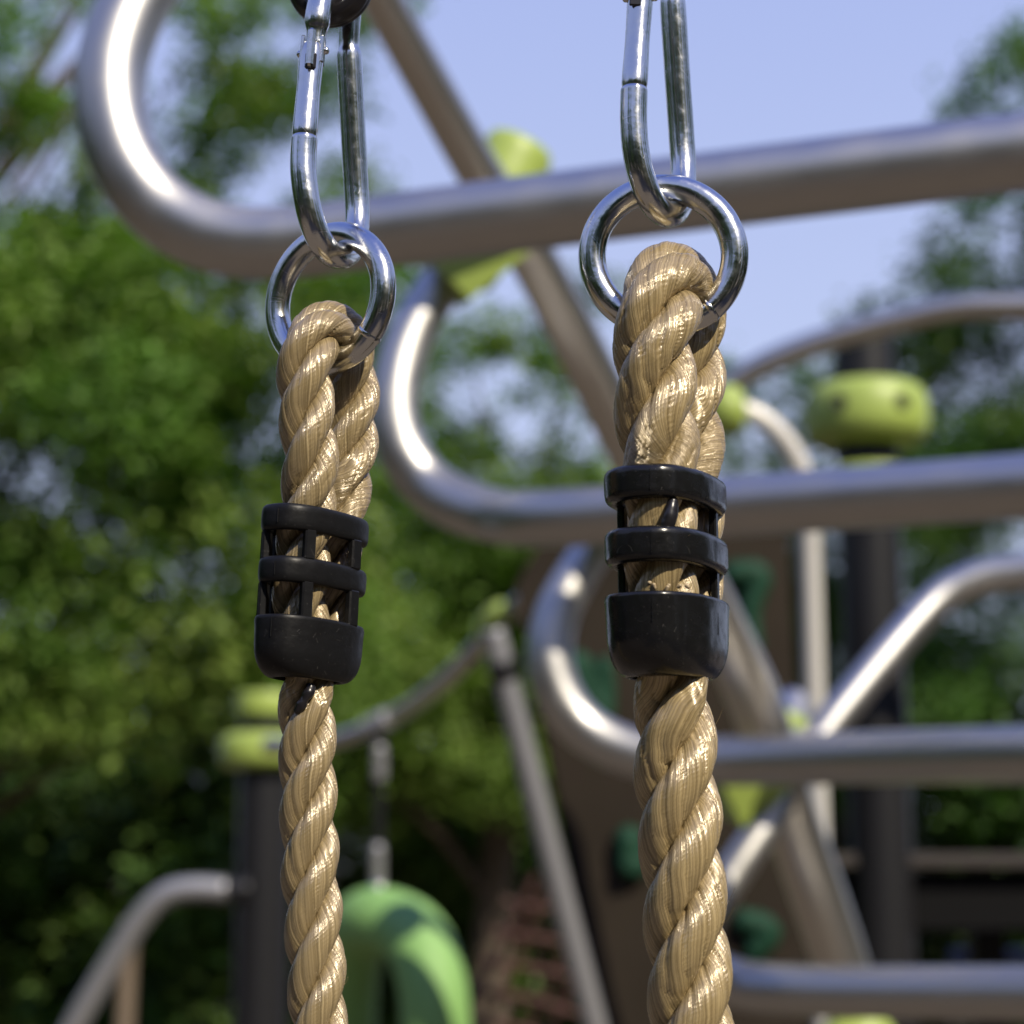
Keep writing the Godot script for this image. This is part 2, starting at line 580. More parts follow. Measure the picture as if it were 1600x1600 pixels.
func collar(label: String, base: Vector3, axis: Vector3, along: Vector3, m: Material, R: float, L: float, levels: Array, inset: float, hole: float, bars: Array, wob: float, seed: int, seam: float) -> Node3D:
	# levels: heights (metres above base) of cup bottom, cup top, lower band, upper band
	var t := thing("rope_collar", base, label, "collar", "black plastic rope collars")
	var cb: float = levels[0]
	var ct: float = levels[1]
	var cup := []
	var h := ct - cb
	var wall := 0.0022
	cup.append(Vector3(hole, cb + 0.0006, L * 0.35))
	for q in 9:                                   # the rounded belly
		var a := PI / 2 * q / 8.0
		cup.append(Vector3(lerpf(hole, R * 0.985, sin(a)), cb + h * 0.52 * (1.0 - cos(a)), L * lerpf(0.45, 1.0, sin(a))))
	cup.append(Vector3(R * 1.0, cb + h * 0.8, L))
	cup.append(Vector3(R * 1.015, ct - 0.0011, L))
	cup.append(Vector3(R * 0.995, ct - 0.0003, L))
	cup.append(Vector3(R * 0.965, ct, L))
	cup.append(Vector3(R - wall, ct - 0.0002, L))
	cup.append(Vector3(R - wall - 0.0002, ct - 0.001, L))
	cup.append(Vector3(R - wall - 0.0004, cb + h * 0.55, L * 0.95))
	cup.append(Vector3(hole + 0.0015, cb + 0.003, L * 0.4))
	var cupmesh := stadium(base, axis, along, cup, wob, seed, 0.0)
	part("cup", cupmesh, m, t)
	for k in 2:
		var y0: float = levels[2 + k * 2]
		var y1: float = levels[3 + k * 2]
		var band := rounded([Vector3(R, y0, L), Vector3(R * 1.005, y1, L), Vector3(R - inset - wall, y1, L), Vector3(R - inset - wall, y0, L)], 0.0022)
		part("band", stadium(base, axis, along, band, wob, seed + 7 + k), m, t)
	var y := axis.normalized()
	var x := (along - y * along.dot(y)).normalized()
	var z := x.cross(y)
	# the raised line where the mould halves met
	var face_dir := Vector3(sin(deg_to_rad(seam)), 0, cos(deg_to_rad(seam)))
	var sw := atan2(-z.dot(face_dir), x.dot(face_dir))
	var so := x * cos(sw) - z * sin(sw)
	var sp := reach(L + R * 1.003, R * 1.003, Vector2(cos(sw), sin(sw)))
	for lv in [[lerpf(cb, ct, 0.62), ct - 0.0008], [levels[2] + 0.0016, levels[3] - 0.0016], [levels[4] + 0.0016, levels[5] - 0.0016]]:
		part("mould_seam", box(base + x * sp.x - z * sp.y + y * ((lv[0] + lv[1]) * 0.5), Vector3(0.00022, lv[1] - lv[0], 0.00045), Basis(y.cross(so), y, so), 0.00005), m, t)
	# upright bars between the bands
	for b in bars:
		var w: float = deg_to_rad(b[0])
		var out := x * cos(w) - z * sin(w)
		var foot: Vector3 = base + x * (L * b[1]) + out * (R - inset - wall * 0.35)
		if absf(b[1]) == 1.0:
			var bp := reach(L + R - inset - wall * 0.35, R - inset - wall * 0.35, Vector2(cos(w), sin(w)))
			foot = base + x * bp.x - z * bp.y
		var face := Basis(y.cross(out), y, out)
		for gap in [[ct, levels[2]], [levels[3], levels[4]]]:
			var mid: float = (gap[0] + gap[1]) * 0.5
			part("bar", box(foot + y * mid, Vector3(b[2], gap[1] - gap[0] + 0.0012, wall * 0.9), face, 0.0004), m, t)
	return t

func tri_frame(y: Vector3, along: Vector3) -> Array:
	var x := (along - y * along.dot(y)).normalized()
	return [x, y, x.cross(y)]

# ---------------------------------------------------------------- plants
func twig(seed: int, size: float, leaves: int) -> Array:
	# leaves as folded pairs of triangles: [points, normals]
	var rng := RandomNumberGenerator.new()
	rng.seed = seed
	var v := PackedVector3Array()
	var nrm := PackedVector3Array()
	for k in leaves:
		var b := Basis.from_euler(Vector3(rng.randf_range(-0.75, 0.75), rng.randf_range(0, TAU), rng.randf_range(-0.75, 0.75)))
		var at := Vector3(rng.randfn(0, 0.42), rng.randfn(0, 0.36), rng.randfn(0, 0.42)) * size
		var l := size * rng.randf_range(0.36, 0.58)
		var w := l * rng.randf_range(0.25, 0.36)
		var base := at
		var tip := at + b * Vector3(0, -0.08 * l, -l)
		var lf := at + b * Vector3(-w, 0.1 * l, -0.45 * l)
		var rt := at + b * Vector3(w, 0.1 * l, -0.45 * l)
		v.append_array([base, lf, tip, base, tip, rt])
		var n1 := b * Vector3(0.35, 1, 0).normalized()
		var n2 := b * Vector3(-0.35, 1, 0).normalized()
		nrm.append_array([n1, n1, n1, n2, n2, n2])
	return [v, nrm]

func foliage(clumps: Array, per: float, color: Color, seed: int, size: float, leaves: int) -> ArrayMesh:
	# clumps: [centre, radius]; twigs sit through each clump, thicker near its shell
	var rng := RandomNumberGenerator.new()
	rng.seed = seed
	var kinds := []
	for k in 6: kinds.append(twig(seed + 11 * k, size, leaves))
	var v := PackedVector3Array()
	var nrm := PackedVector3Array()
	var col := PackedColorArray()
	for c in clumps:
		var n := int(per * c[1] * c[1] * 10.0)
		var hue := rng.randf_range(0.75, 1.25)
		var warm := rng.randf_range(0.85, 1.12)
		for k in n:
			var d := Vector3(rng.randfn(), rng.randfn(), rng.randfn()).normalized() * pow(rng.randf(), 0.45)
			var p: Vector3 = c[0] + d * c[1] * Vector3(1.0, 0.72, 1.0)
			var tone := hue * rng.randf_range(0.75, 1.25)
			var turn := Basis.from_euler(Vector3(rng.randf_range(-0.5, 0.5), rng.randf_range(0, TAU), rng.randf_range(-0.5, 0.5)))
			var kind: Array = kinds[rng.randi() % 6]
			v.append_array(Transform3D(turn.scaled(Vector3.ONE * rng.randf_range(0.7, 1.25)), p) * (kind[0] as PackedVector3Array))
			nrm.append_array(Transform3D(turn, Vector3.ZERO) * (kind[1] as PackedVector3Array))
			var tint := PackedColorArray()
			tint.resize(leaves * 6)
			tint.fill(Color(color.r * tone * warm, color.g * tone, color.b * tone))
			col.append_array(tint)
	var arr := []
	arr.resize(Mesh.ARRAY_MAX)
	arr[Mesh.ARRAY_VERTEX] = v
	arr[Mesh.ARRAY_NORMAL] = nrm
	arr[Mesh.ARRAY_COLOR] = col
	var m := ArrayMesh.new()
	m.add_surface_from_arrays(Mesh.PRIMITIVE_TRIANGLES, arr)
	return m

func tree(base: Vector3, height: float, clumps: Array, per: float, color: Color, label: String, seed: int, trunk_r := 0.14, called := "tree", category := "tree", group := "trees round the playground", size := 0.12, leaves := 9) -> Node3D:
	var t := thing(called, base, label, category, group)
	var rng := RandomNumberGenerator.new()
	rng.seed = seed
	var top := base + Vector3(rng.randf_range(-0.3, 0.3), height, rng.randf_range(-0.3, 0.3))
	var mid := base.lerp(top, 0.5) + Vector3(rng.randf_range(-0.12, 0.12), 0, rng.randf_range(-0.12, 0.12))
	part("trunk", tube([r4(base + Vector3(0, -0.05, 0), trunk_r * 1.35), r4(base + Vector3(0, 0.4, 0), trunk_r), r4(mid, trunk_r * 0.75), r4(top, trunk_r * 0.25)], 12, 0.15), M.bark, t)
	var k := 0
	for c in clumps:
		k += 1
		if k % 9 != 0: continue
		var f := clampf((c[0].y - base.y) / maxf(height, 0.1) * 0.62, 0.12, 0.92)
		var from := base.lerp(mid, f * 2.0) if f < 0.5 else mid.lerp(top, f * 2.0 - 1.0)
		var bend: Vector3 = from.lerp(c[0], 0.5) + Vector3(0, 0.15, 0)
		part("limb", tube([r4(from, trunk_r * 0.26), r4(bend, trunk_r * 0.14), r4(c[0], trunk_r * 0.05)], 7, 0.2), M.bark, t)
	part("crown", foliage(clumps, per, color, seed + 1, size, leaves), M.leaf, t)
	return t

func scatter(seed: int, n: int, x0: float, x1: float, y0: float, y1: float, d0: float, d1: float, r0: float, r1: float) -> Array:
	var rng := RandomNumberGenerator.new()
	rng.seed = seed
	var out := []
	for k in n:
		out.append([P(rng.randf_range(x0, x1), rng.randf_range(y0, y1), rng.randf_range(d0, d1)), rng.randf_range(r0, r1)])
	return out

func crown_ball(seed: int, n: int, c: Vector3, ext: Vector3, r0: float, r1: float) -> Array:
	var rng := RandomNumberGenerator.new()
	rng.seed = seed
	var out := []
	for k in n:
		var d := Vector3(rng.randfn(), rng.randfn(), rng.randfn()).normalized() * pow(rng.randf(), 0.4)
		out.append([c + d * ext, rng.randf_range(r0, r1)])
	return out

func ground_under(px: float, d: float) -> Vector3:
	var p := P(px, 1340, d)
	return Vector3(p.x, 0, p.z)

# ---------------------------------------------------------------- the scene
func _ready() -> void:
	var pr := deg_to_rad(PITCH)
	fwd = Vector3(0, sin(pr), -cos(pr))
	upv = Vector3(0, cos(pr), sin(pr))
	# camera: a 15 mm-per-half-height lens, focused on the ropes
	var cam := Camera3D.new()
	cam.name = "camera"
	var lens := CameraAttributesPhysical.new()
	lens.frustum_focal_length = 12.0 * F / 800.0
	lens.frustum_focus_distance = NEAR_ROPE
	lens.frustum_near = 0.05
	lens.frustum_far = 400.0
	lens.exposure_aperture = lens.frustum_focal_length / 6.0
	cam.attributes = lens
	cam.position = EYE
	cam.rotation_degrees = Vector3(PITCH, 0, 0)
	add_child(cam)
	cam.current = true
	# sky
	var env := Environment.new()
	env.background_mode = Environment.BG_SKY
	var sm := ProceduralSkyMaterial.new()
	sm.sky_top_color = Color(0.385, 0.485, 0.825)
	sm.sky_horizon_color = Color(0.79, 0.835, 0.925)
	sm.sky_curve = 0.5
	sm.sun_angle_max = 12.0
	sm.ground_bottom_color = Color(0.32, 0.27, 0.2)
	sm.ground_horizon_color = Color(0.6, 0.6, 0.58)
	var sky := Sky.new()
	sky.sky_material = sm
	env.sky = sky
	env.tonemap_mode = Environment.TONE_MAPPER_LINEAR
	env.tonemap_exposure = 1.15
	env.sdfgi_enabled = true
	env.ssao_enabled = true
	env.ssil_enabled = true
	var we := WorldEnvironment.new()
	we.name = "world_environment"
	we.environment = env
	add_child(we)
	# sun: high, from behind the camera's right shoulder
	var sun := DirectionalLight3D.new()
	sun.name = "sun"
	sun.light_energy = 1.6
	sun.light_color = Color(1.0, 0.955, 0.87)
	sun.light_angular_distance = 0.5
	sun.shadow_enabled = true
	var az := deg_to_rad(36.0)
	var el := deg_to_rad(41.0)
	var to_sun := Vector3(sin(az) * cos(el), sin(el), cos(az) * cos(el))
	add_child(sun)
	sun.look_at_from_position(to_sun * 20.0, Vector3.ZERO)

	make_materials()

	# ---- the setting
	var pm := PlaneMesh.new()
	pm.size = Vector2(300, 300)
	pm.subdivide_depth = 4
	pm.subdivide_width = 4
	var g := part("ground", pm, M.soil, self)
	tag(g, "brown bark-strewn playground ground under the climbing frame", "", "", "structure")

	climbing_frame()
	hanging_gear()
	trees()

func climbing_frame() -> void:
	var grp := "steel hooks of the climbing frame"
	var hooks := [
		[[[520, -165, 1.366], [400, -150, 1.352], [300, -98, 1.334], [232, -30, 1.317], [190, 50, 1.302], [172, 130, 1.29], [180, 210, 1.281], [207, 275, 1.275], [252, 328, 1.271], [310, 362, 1.266], [370, 378, 1.261], [440, 380, 1.257], [560, 366, 1.25], [1000, 311, 1.205], [1600, 237, 1.14], [2300, 150, 1.06]],
			"brushed steel tube bent back on itself, uppermost and nearest of the hooks"],
		[[[800, 262, 1.80, 0.02], [756, 355, 1.779, 0.02], [715, 415, 1.762, 0.0205], [672, 470, 1.746, 0.021], [638, 535, 1.731, 0.0215], [620, 600, 1.717, 0.022], [617, 655, 1.7075, 0.0225], [631, 708, 1.701, 0.023], [666, 755, 1.694, 0.0235], [714, 787, 1.675], [775, 806, 1.645], [850, 810, 1.58], [1200, 787, 1.48], [1600, 760, 1.385], [2300, 713, 1.22]],
			"brushed steel hook whose bend curls in behind the left rope"],
		[[[1020, 730, 2.01, 0.02], [985, 790, 1.994, 0.02], [937, 845, 1.975, 0.0205], [897, 905, 1.956, 0.0215], [868, 965, 1.94, 0.0225], [859, 1025, 1.927, 0.0235], [872, 1082, 1.919], [907, 1132, 1.913], [964, 1168, 1.902], [1045, 1187, 1.888], [1150, 1189, 1.862], [1350, 1184, 1.74], [1600, 1179, 1.565], [2300, 1165, 1.25]],
			"brushed steel hook curling behind the right rope below its collar"],
		[[[1240, 1100, 2.05, 0.019], [1225, 1200, 1.975, 0.019], [1205, 1272, 1.95, 0.019], [1165, 1335, 1.93, 0.0185], [1120, 1402, 1.91, 0.019], [1090, 1450, 1.88, 0.021], [1088, 1490, 1.86, 0.022], [1110, 1518, 1.86, 0.0235], [1160, 1539, 1.86], [1260, 1548, 1.82], [1600, 1552, 1.69], [2300, 1560, 1.45]],
			"lowest brushed steel hook, its bright arm rising from behind the right rope"],
	]
	for h in hooks:
		var first: Array = h[0][h[0].size() - 1]
		var t := thing("hook_tube", P(first[0], first[1], first[2]), h[1], "steel tube", grp)
		part("tube", bar(h[0], 1.5, 0.024, 36, 0.012), M.steel, t)
		# a flat welded end plate where the tube is bolted up out of sight
		var e: Array = h[0][h[0].size() - 1]
		var e2: Array = h[0][h[0].size() - 2]
		var dir := (P(e[0], e[1], e[2]) - P(e2[0], e2[1], e2[2])).normalized()
		part("end_plate", lathe(P(e[0], e[1], e[2]), dir, [[0.0, -0.004], [0.04, -0.004], [0.042, -0.002], [0.042, 0.002], [0.04, 0.004], [0.0, 0.004]]), M.steel, t)
	# the curved beam that carries the hooks, down to the ground
	var beam_px := [[500, -176, 1.52, 0.0155], [597, 0, 1.58, 0.0163], [667, 125, 1.62, 0.0168], [749, 270, 1.67, 0.0175], [800, 350, 1.7, 0.0185], [848, 430, 1.73, 0.0195], [950, 630, 1.79, 0.021], [1030, 790, 1.84, 0.022], [1115, 960, 1.9, 0.0235], [1185, 1110, 1.95, 0.0245], [1240, 1290, 1.985, 0.0255], [1278, 1400, 1.995, 0.026], [1318, 1520, 2.0, 0.026], [1350, 1650, 2.0, 0.026]]
	var c := []
	for a in beam_px: c.append(r4(P(a[0], a[1], a[2]), a[3] * 1.12))
	var low := v3(c[c.size() - 1])
	c.append(r4(Vector3(low.x + 0.05, 0.6, low.z), 0.026))
	c.append(r4(Vector3(low.x + 0.06, -0.05, low.z), 0.026))
	var bt := thing("beam", Vector3(low.x + 0.06, 0, low.z), "curved steel beam sloping from top left down behind the hooks", "beam")
	part("tube", tube(c, 32, 0.02), M.bronze_tube, bt)
	# moulded lime connectors on the beam: a rounded body with a sleeve for each tube
	connector("lime green connector on the beam behind the uppermost steel tube", P(803, 252, 1.79), P(730, 405, 1.77), 0.037, [P(672, 400, 1.71), P(835, 388, 1.69), P(735, 468, 1.70)])
	connector("lime green connector on the beam hidden behind the right rope collar", P(1050, 700, 1.9), P(972, 815, 1.93), 0.036)
	connector("lime green connector on the beam where the lowest hook begins", P(1216, 1135, 2.02), P(1176, 1235, 2.0), 0.034, [P(1126, 1215, 1.93), P(1258, 1215, 1.92), P(1160, 1292, 1.93)])
	connector("lime green connector at the bottom edge under the lowest hook", P(1345, 1620, 2.0), P(1290, 1730, 1.95), 0.04)

	# handrail rising to the right from the third hook
	var hr := thing("handrail", P(1262, 1186, 1.93), "bright steel handrail slanting up to the right from the third hook", "handrail")
	part("tube", bar([[1256, 1190, 1.90], [1300, 1128, 1.918], [1365, 1048, 1.943], [1430, 972, 1.967], [1478, 927, 1.98], [1530, 903, 1.98], [1600, 893, 1.97], [1800, 885, 1.92], [2100, 890, 1.85]], 1.95, 0.0185, 28, 0.012), M.steel, hr)
	part("end_plate", lathe(P(2100, 890, 1.85), Vector3(1, 0, 0), [[0.0, -0.004], [0.03, -0.004], [0.032, 0.0], [0.03, 0.004], [0.0, 0.004]]), M.steel, hr)
	# far arch
	var ar := thing("arch_tube", P(1090, 630, 2.7), "dark arched tube crossing in front of the lime capped post", "steel tube")
	part("tube", bar([[1040, 665, 3.05], [1110, 618, 3.04], [1200, 566, 3.02], [1300, 528, 3.0], [1410, 498, 2.98], [1500, 480, 2.96], [1600, 478, 2.94], [1800, 470, 2.9], [2200, 470, 2.8]], 3.0, 0.0205, 24, 0.02), M.bronze_tube, ar)
	# pale upright with its bent top
	var up := thing("pale_upright", Vector3(P(1278, 1340, 2.7).x, 0, P(1278, 1340, 2.7).z), "slim cream upright tube curving over to a lime joint", "upright tube")
	var uc := []
	for a in [[1120, 640], [1160, 640], [1200, 660], [1234, 698], [1255, 742], [1264, 790], [1266, 860], [1273, 1100], [1280, 1330]]: uc.append(r4(P(a[0], a[1], 2.7), 0.0145))
	var ub := v3(uc[uc.size() - 1])
	uc.append(r4(Vector3(ub.x, -0.05, ub.z), 0.0145))
	part("tube", tube(uc, 24, 0.02), M.pale_tube, up)
	part("joint", lathe(P(1150, 641, 2.7), Vector3(-1, -0.05, 0), [[0.0, -0.012], [0.022, -0.012], [0.034, -0.004], [0.038, 0.012], [0.034, 0.03], [0.02, 0.044], [0.0, 0.046]]), M.lime, up)

	post("tall black post with a fat lime green cap at the right", 1376, 3.3, 0.054, 480, [[622, 0.112, 0.056, true], [722, 0.078, 0.013, false]])
	post("black post with two lime rings behind the left rope", 412, 4.5, 0.062, 1080, [[1098, 0.075, 0.028, false], [1172, 0.112, 0.043, false]])

	# deck with a dark fascia at lower right
	var dk := thing("deck", Vector3(P(1400, 1340, 3.5).x, 0, P(1400, 1340, 3.6).z), "dark platform with a brown top edge at lower right", "platform")
	var a0 := P(1105, 1372, 3.32)
	var a1 := P(2100, 1352, 3.32)
	var mid := (a0 + a1) * 0.5
	part("fascia", box(mid + Vector3(0, -0.05, 0), Vector3(a1.x - a0.x, 0.10, 0.03), Basis.IDENTITY, 0.004), M.fascia, dk)
	for k in 5: part("board", box(mid + Vector3(0, 0.018, 0.0 - 0.115 * k), Vector3(a1.x - a0.x + 0.02, 0.026, 0.108), Basis.IDENTITY, 0.005), M.deck, dk)
	for sx in [0.06, 0.5, 0.95]:
		var pp := a0.lerp(a1, sx)
		part("leg", box(Vector3(pp.x, pp.y * 0.5 - 0.06, mid.z - 0.3), Vector3(0.06, pp.y - 0.1, 0.06)), M.black_paint, dk)
	var bp := thing("blue_panel", ground_under(1620, 3.9), "dull blue panel below the dark platform", "panel")
	part("board", box(P(1640, 1510, 3.9), Vector3(0.4, 0.07, 0.03)), M.blue_panel, bp)
	part("post", box(Vector3(P(1760, 1510, 3.95).x, 0.7, P(1760, 1510, 3.95).z - 0.03), Vector3(0.05, 1.4, 0.05)), M.black_paint, bp)

	# climbing wall with green holds
	var wl := thing("climbing_wall", ground_under(1050, 3.05), "dark brown climbing panel with green holds behind the right rope", "climbing wall")
	var q := [P(812, 880, 3.05), P(1243, 800, 3.05), P(1252, 1335, 3.05), P(940, 1600, 3.05)]
	var drop: float = q[0].y
	var st := SurfaceTool.new()
	st.begin(Mesh.PRIMITIVE_TRIANGLES)
	st.set_smooth_group(-1)
	var z0 := P(1000, 1340, 3.05).z
	var outline := [Vector2(P(800, 0, 3.05).x + 0.006, P(0, 905, 3.05).y), Vector2(P(850, 0, 3.05).x, P(0, 825, 3.05).y), Vector2(P(900, 0, 3.05).x, P(0, 800, 3.05).y), Vector2(P(1225, 0, 3.05).x, P(0, 800, 3.05).y), Vector2(P(1245, 0, 3.05).x, P(0, 822, 3.05).y), Vector2(P(1262, 0, 3.05).x, P(0, 1700, 3.05).y), Vector2(P(1290, 0, 3.05).x, 0.02), Vector2(P(1180, 0, 3.05).x, 0.02), Vector2(P(965, 0, 3.05).x, P(0, 1700, 3.05).y)]
	var n := outline.size()
	for k in range(1, n - 1):
		for s in [[0.0, 0, k, k + 1], [-0.03, 0, k + 1, k]]:
			for w in [s[1], s[2], s[3]]: st.add_vertex(Vector3(outline[w].x, outline[w].y, z0 + s[0]))
	for k in n:
		var a: Vector2 = outline[k]
		var b: Vector2 = outline[(k + 1) % n]
		for w in [[a, 0.0], [a, -0.03], [b, 0.0], [b, 0.0], [a, -0.03], [b, -0.03]]: st.add_vertex(Vector3(w[0].x, w[0].y, z0 + w[1]))
	st.generate_normals()
	part("panel", st.commit(), M.brown_panel, wl)
	for h in [[[905, 1030, 0.026], [925, 1070, 0.02], [950, 1115, 0.014], [948, 1030, 0.016]], [[1160, 880, 0.022], [1200, 880, 0.022], [1185, 940, 0.018], [1190, 1000, 0.014]], [[985, 1310, 0.024], [990, 1360, 0.022], [1010, 1330, 0.018]], [[1165, 1440, 0.02], [1200, 1455, 0.024], [1180, 1490, 0.018]], [[1080, 1620, 0.02], [1100, 1650, 0.024]]]:
		var list := []
		for k in h: list.append(r4(Vector3(P(k[0], k[1], 3.0).x, P(k[0], k[1], 3.0).y, z0 + 0.012), k[2]))
		part("hold", tube(list, 16, 0.008, false, 0.9, 0.006, 9), M.hold, wl)

	# slanting grey pole along the wall's edge
	var gp := thing("slanting_pole", Vector3(P(1090, 1340, 2.9).x, 0, P(1090, 1340, 2.9).z), "slanting grey pole along the left edge of the brown climbing panel", "pole")
	var top := P(786, 1045, 2.95)
	var bot := P(932, 1610, 2.95)
	var foot := top + (bot - top) * (top.y / (top.y - bot.y))
	part("tube", tube([r4(top, 0.0185), r4(top.lerp(foot, 0.5), 0.0185), r4(foot, 0.0185)], 24, 0.03), M.grey_tube, gp)
	part("joint", tube([r4(P(772, 990, 2.95), 0.018), r4(P(779, 1018, 2.95), 0.019), r4(P(783, 1036, 2.95), 0.019)], 24, 0.004), M.grey_tube, gp)
	part("joint_collar", tube([r4(P(784, 1040, 2.95), 0.0225), r4(P(788, 1056, 2.95), 0.0225)], 24, 0.004), M.black_paint, gp)

	# swing bar, hanger and green swing ring
	var sb := thing("swing_bar", P(880, 870, 3.2), "thin curved bar sweeping down to the left behind the left rope", "bar")
	part("tube", bar([[420, 1165, 3.5], [480, 1165, 3.45], [545, 1150, 3.4], [610, 1122, 3.36], [690, 1067, 3.3], [770, 985, 3.25], [860, 888, 3.2], [900, 838, 3.2]], 3.3, 0.0155, 20, 0.015), M.bronze_tube, sb)
	part("joint", tube([r4(P(760, 993, 3.26), 0.02), r4(P(772, 970, 3.24), 0.026), r4(P(785, 955, 3.22), 0.02)], 20, 0.005, false, 0.8), M.lime, sb)
	part("clamp", tube([r4(P(575, 1140, 3.38), 0.02), r4(P(605, 1124, 3.36), 0.02)], 20, 0.006), M.grey_tube, sb)
	var hg := thing("swing_hanger", P(592, 1390, 3.36), "thin hanger with two pale clips between curved bar and green ring", "swing hanger")
	part("strap", bar([[592, 1125], [592, 1390]], 3.37, 0.009, 12, 0.02), M.black_paint, hg)
	part("clip", bar([[593, 1170], [593, 1215]], 3.36, 0.012, 16, 0.01, 0.8), M.grey_tube, hg)
	part("clip", bar([[590, 1325], [590, 1385]], 3.36, 0.012, 16, 0.01, 0.8), M.grey_tube, hg)
	var sr := thing("swing_ring", P(630, 1900, 3.35), "green plastic ring seat hanging from the curved bar", "swing")
	var sc := []
	for k in [[590, 1438, 3.33], [646, 1462, 3.27], [674, 1530, 3.22], [682, 1620, 3.2], [680, 1740, 3.22], [650, 1850, 3.28], [600, 1880, 3.36], [555, 1840, 3.42], [538, 1720, 3.46], [538, 1600, 3.46], [545, 1500, 3.42], [560, 1452, 3.38]]: sc.append(r4(P(k[0], k[1], k[2]), 0.058))
	part("ring", tube(sc, 28, 0.015, true), M.green_plastic, sr)
	part("eye", bar([[575, 1400], [590, 1384], [606, 1400]], 3.34, 0.006, 12, 0.003, 0.8), M.chrome, sr)

	# steel handle at lower left, wooden stake
	var lh := thing("bent_handle", P(360, 1392, 4.45), "grey bent handle fixed to the left black post", "handle")
	part("tube", bar([[40, 1760], [112, 1612], [180, 1496], [228, 1425], [262, 1396], [300, 1388], [348, 1390]], 4.42, 0.027, 24, 0.02), M.grey_tube, lh)
	part("socket", bar([[345, 1390], [385, 1391]], 4.44, 0.031, 20, 0.01), M.black_paint, lh)
	var sk := thing("wooden_stake", ground_under(200, 6.4), "light brown wooden stake behind the bent grey handle", "stake")
	var s0 := ground_under(196, 6.4)
	part("stake", tube([r4(s0, 0.034), r4(s0 + Vector3(0.01, 0.7, 0), 0.032), r4(Vector3(P(206, 1440, 6.4).x, P(206, 1440, 6.4).y, s0.z), 0.03)], 14, 0.05), M.wood, sk)
	# red climbing net
	var nt := thing("rope_net", P(760, 1620, 4.3), "dark red rope net slanting beside the grey pole", "climbing net")
	for k in 5:
		part("net_rope", bar([[690 + k * 34, 1660], [760 + k * 34, 1530], [835 + k * 26, 1370]], 4.3 + 0.03 * k, 0.0085, 8, 0.05), M.red_rope, nt)
	for k in 6:
		part("net_rope", bar([[700 + k * 18, 1640 - k * 46], [800 + k * 18, 1655 - k * 46], [880 + k * 12, 1690 - k * 52]], 4.33, 0.0085, 8, 0.05), M.red_rope, nt)

func connector(label: String, a: Vector3, b: Vector3, r: float, web := []) -> void:
	# a moulded sleeve lying along the hook's arm where it crosses the beam
	var t := thing("beam_connector", b, label, "connector", "lime connectors on the beam")
	part("sleeve", tube([r4(a, r * 0.93), r4(a.lerp(b, 0.3), r), r4(a.lerp(b, 0.7), r), r4(b, r * 0.93)], 32, 0.006, false, 0.5), M.lime, t)
	# gusset under the sleeve, a three-cornered web between arm and beam
	if not web.is_empty():
		var st := SurfaceTool.new()
		st.begin(Mesh.PRIMITIVE_TRIANGLES)
		st.set_smooth_group(-1)
		var back := fwd * 0.07 + Vector3(-0.012, 0, 0)
		var mid: Vector3 = (web[0] + web[1] + web[2]) / 3.0 + back * 0.5
		var q := [web[0], web[1], web[2], web[0] + back, web[1] + back, web[2] + back]
		for f in [[0, 1, 2], [3, 5, 4], [0, 3, 1], [1, 3, 4], [1, 4, 2], [2, 4, 5], [2, 5, 0], [0, 5, 3]]:
			var n: Vector3 = (q[f[1]] - q[f[0]]).cross(q[f[2]] - q[f[0]])
			var g: Array = f if n.dot(q[f[0]] - mid) < 0 else [f[0], f[2], f[1]]
			for w in g: st.add_vertex(q[w])
		st.generate_normals()
		part("gusset", st.commit(), M.lime, t)

func post(label: String, px: float, d: float, r: float, top_py: float, caps: Array) -> void:
	var base := ground_under(px, d)
	var t := thing("post", base, label, "post", "black posts of the playground")
	var h := P(px, top_py, d).y
	part("shaft", lathe(base, Vector3.UP, [[0.0, -0.05], [r, -0.05], [r, h * 0.25], [r, h * 0.5], [r, h * 0.75], [r, h - 0.01], [r - 0.006, h], [0.0, h]]), M.black_paint, t)
	for c in caps:
		var y := P(px, c[0], d).y
		var R: float = c[1]
		var k: float = c[2]
		var prof := []
		for q in 17:
			var a := -PI / 2 + PI * q / 16.0
			prof.append([r + 0.004 + (R - r - 0.004) * pow(cos(a), 0.6), y + k * signf(sin(a)) * pow(absf(sin(a)), 0.8)])
		prof.push_front([r - 0.004, y - k])
		prof.append([r - 0.004, y + k])
		var body := part("cap_ring", lathe(base, Vector3.UP, prof), M.lime, t)
		if c[3]:
			for w in [-34.0, 24.0]:
				var out := Vector3(sin(deg_to_rad(w)), 0, cos(deg_to_rad(w)))
				var p := Vector3(base.x, y + 0.004, base.z) + out * (R - 0.004)
				part("bolt_hole", tube([r4(p - out * 0.004, 0.014), r4(p + out * 0.006, 0.014)], 14, 0.003, false, 0.1), M.black_paint, body)

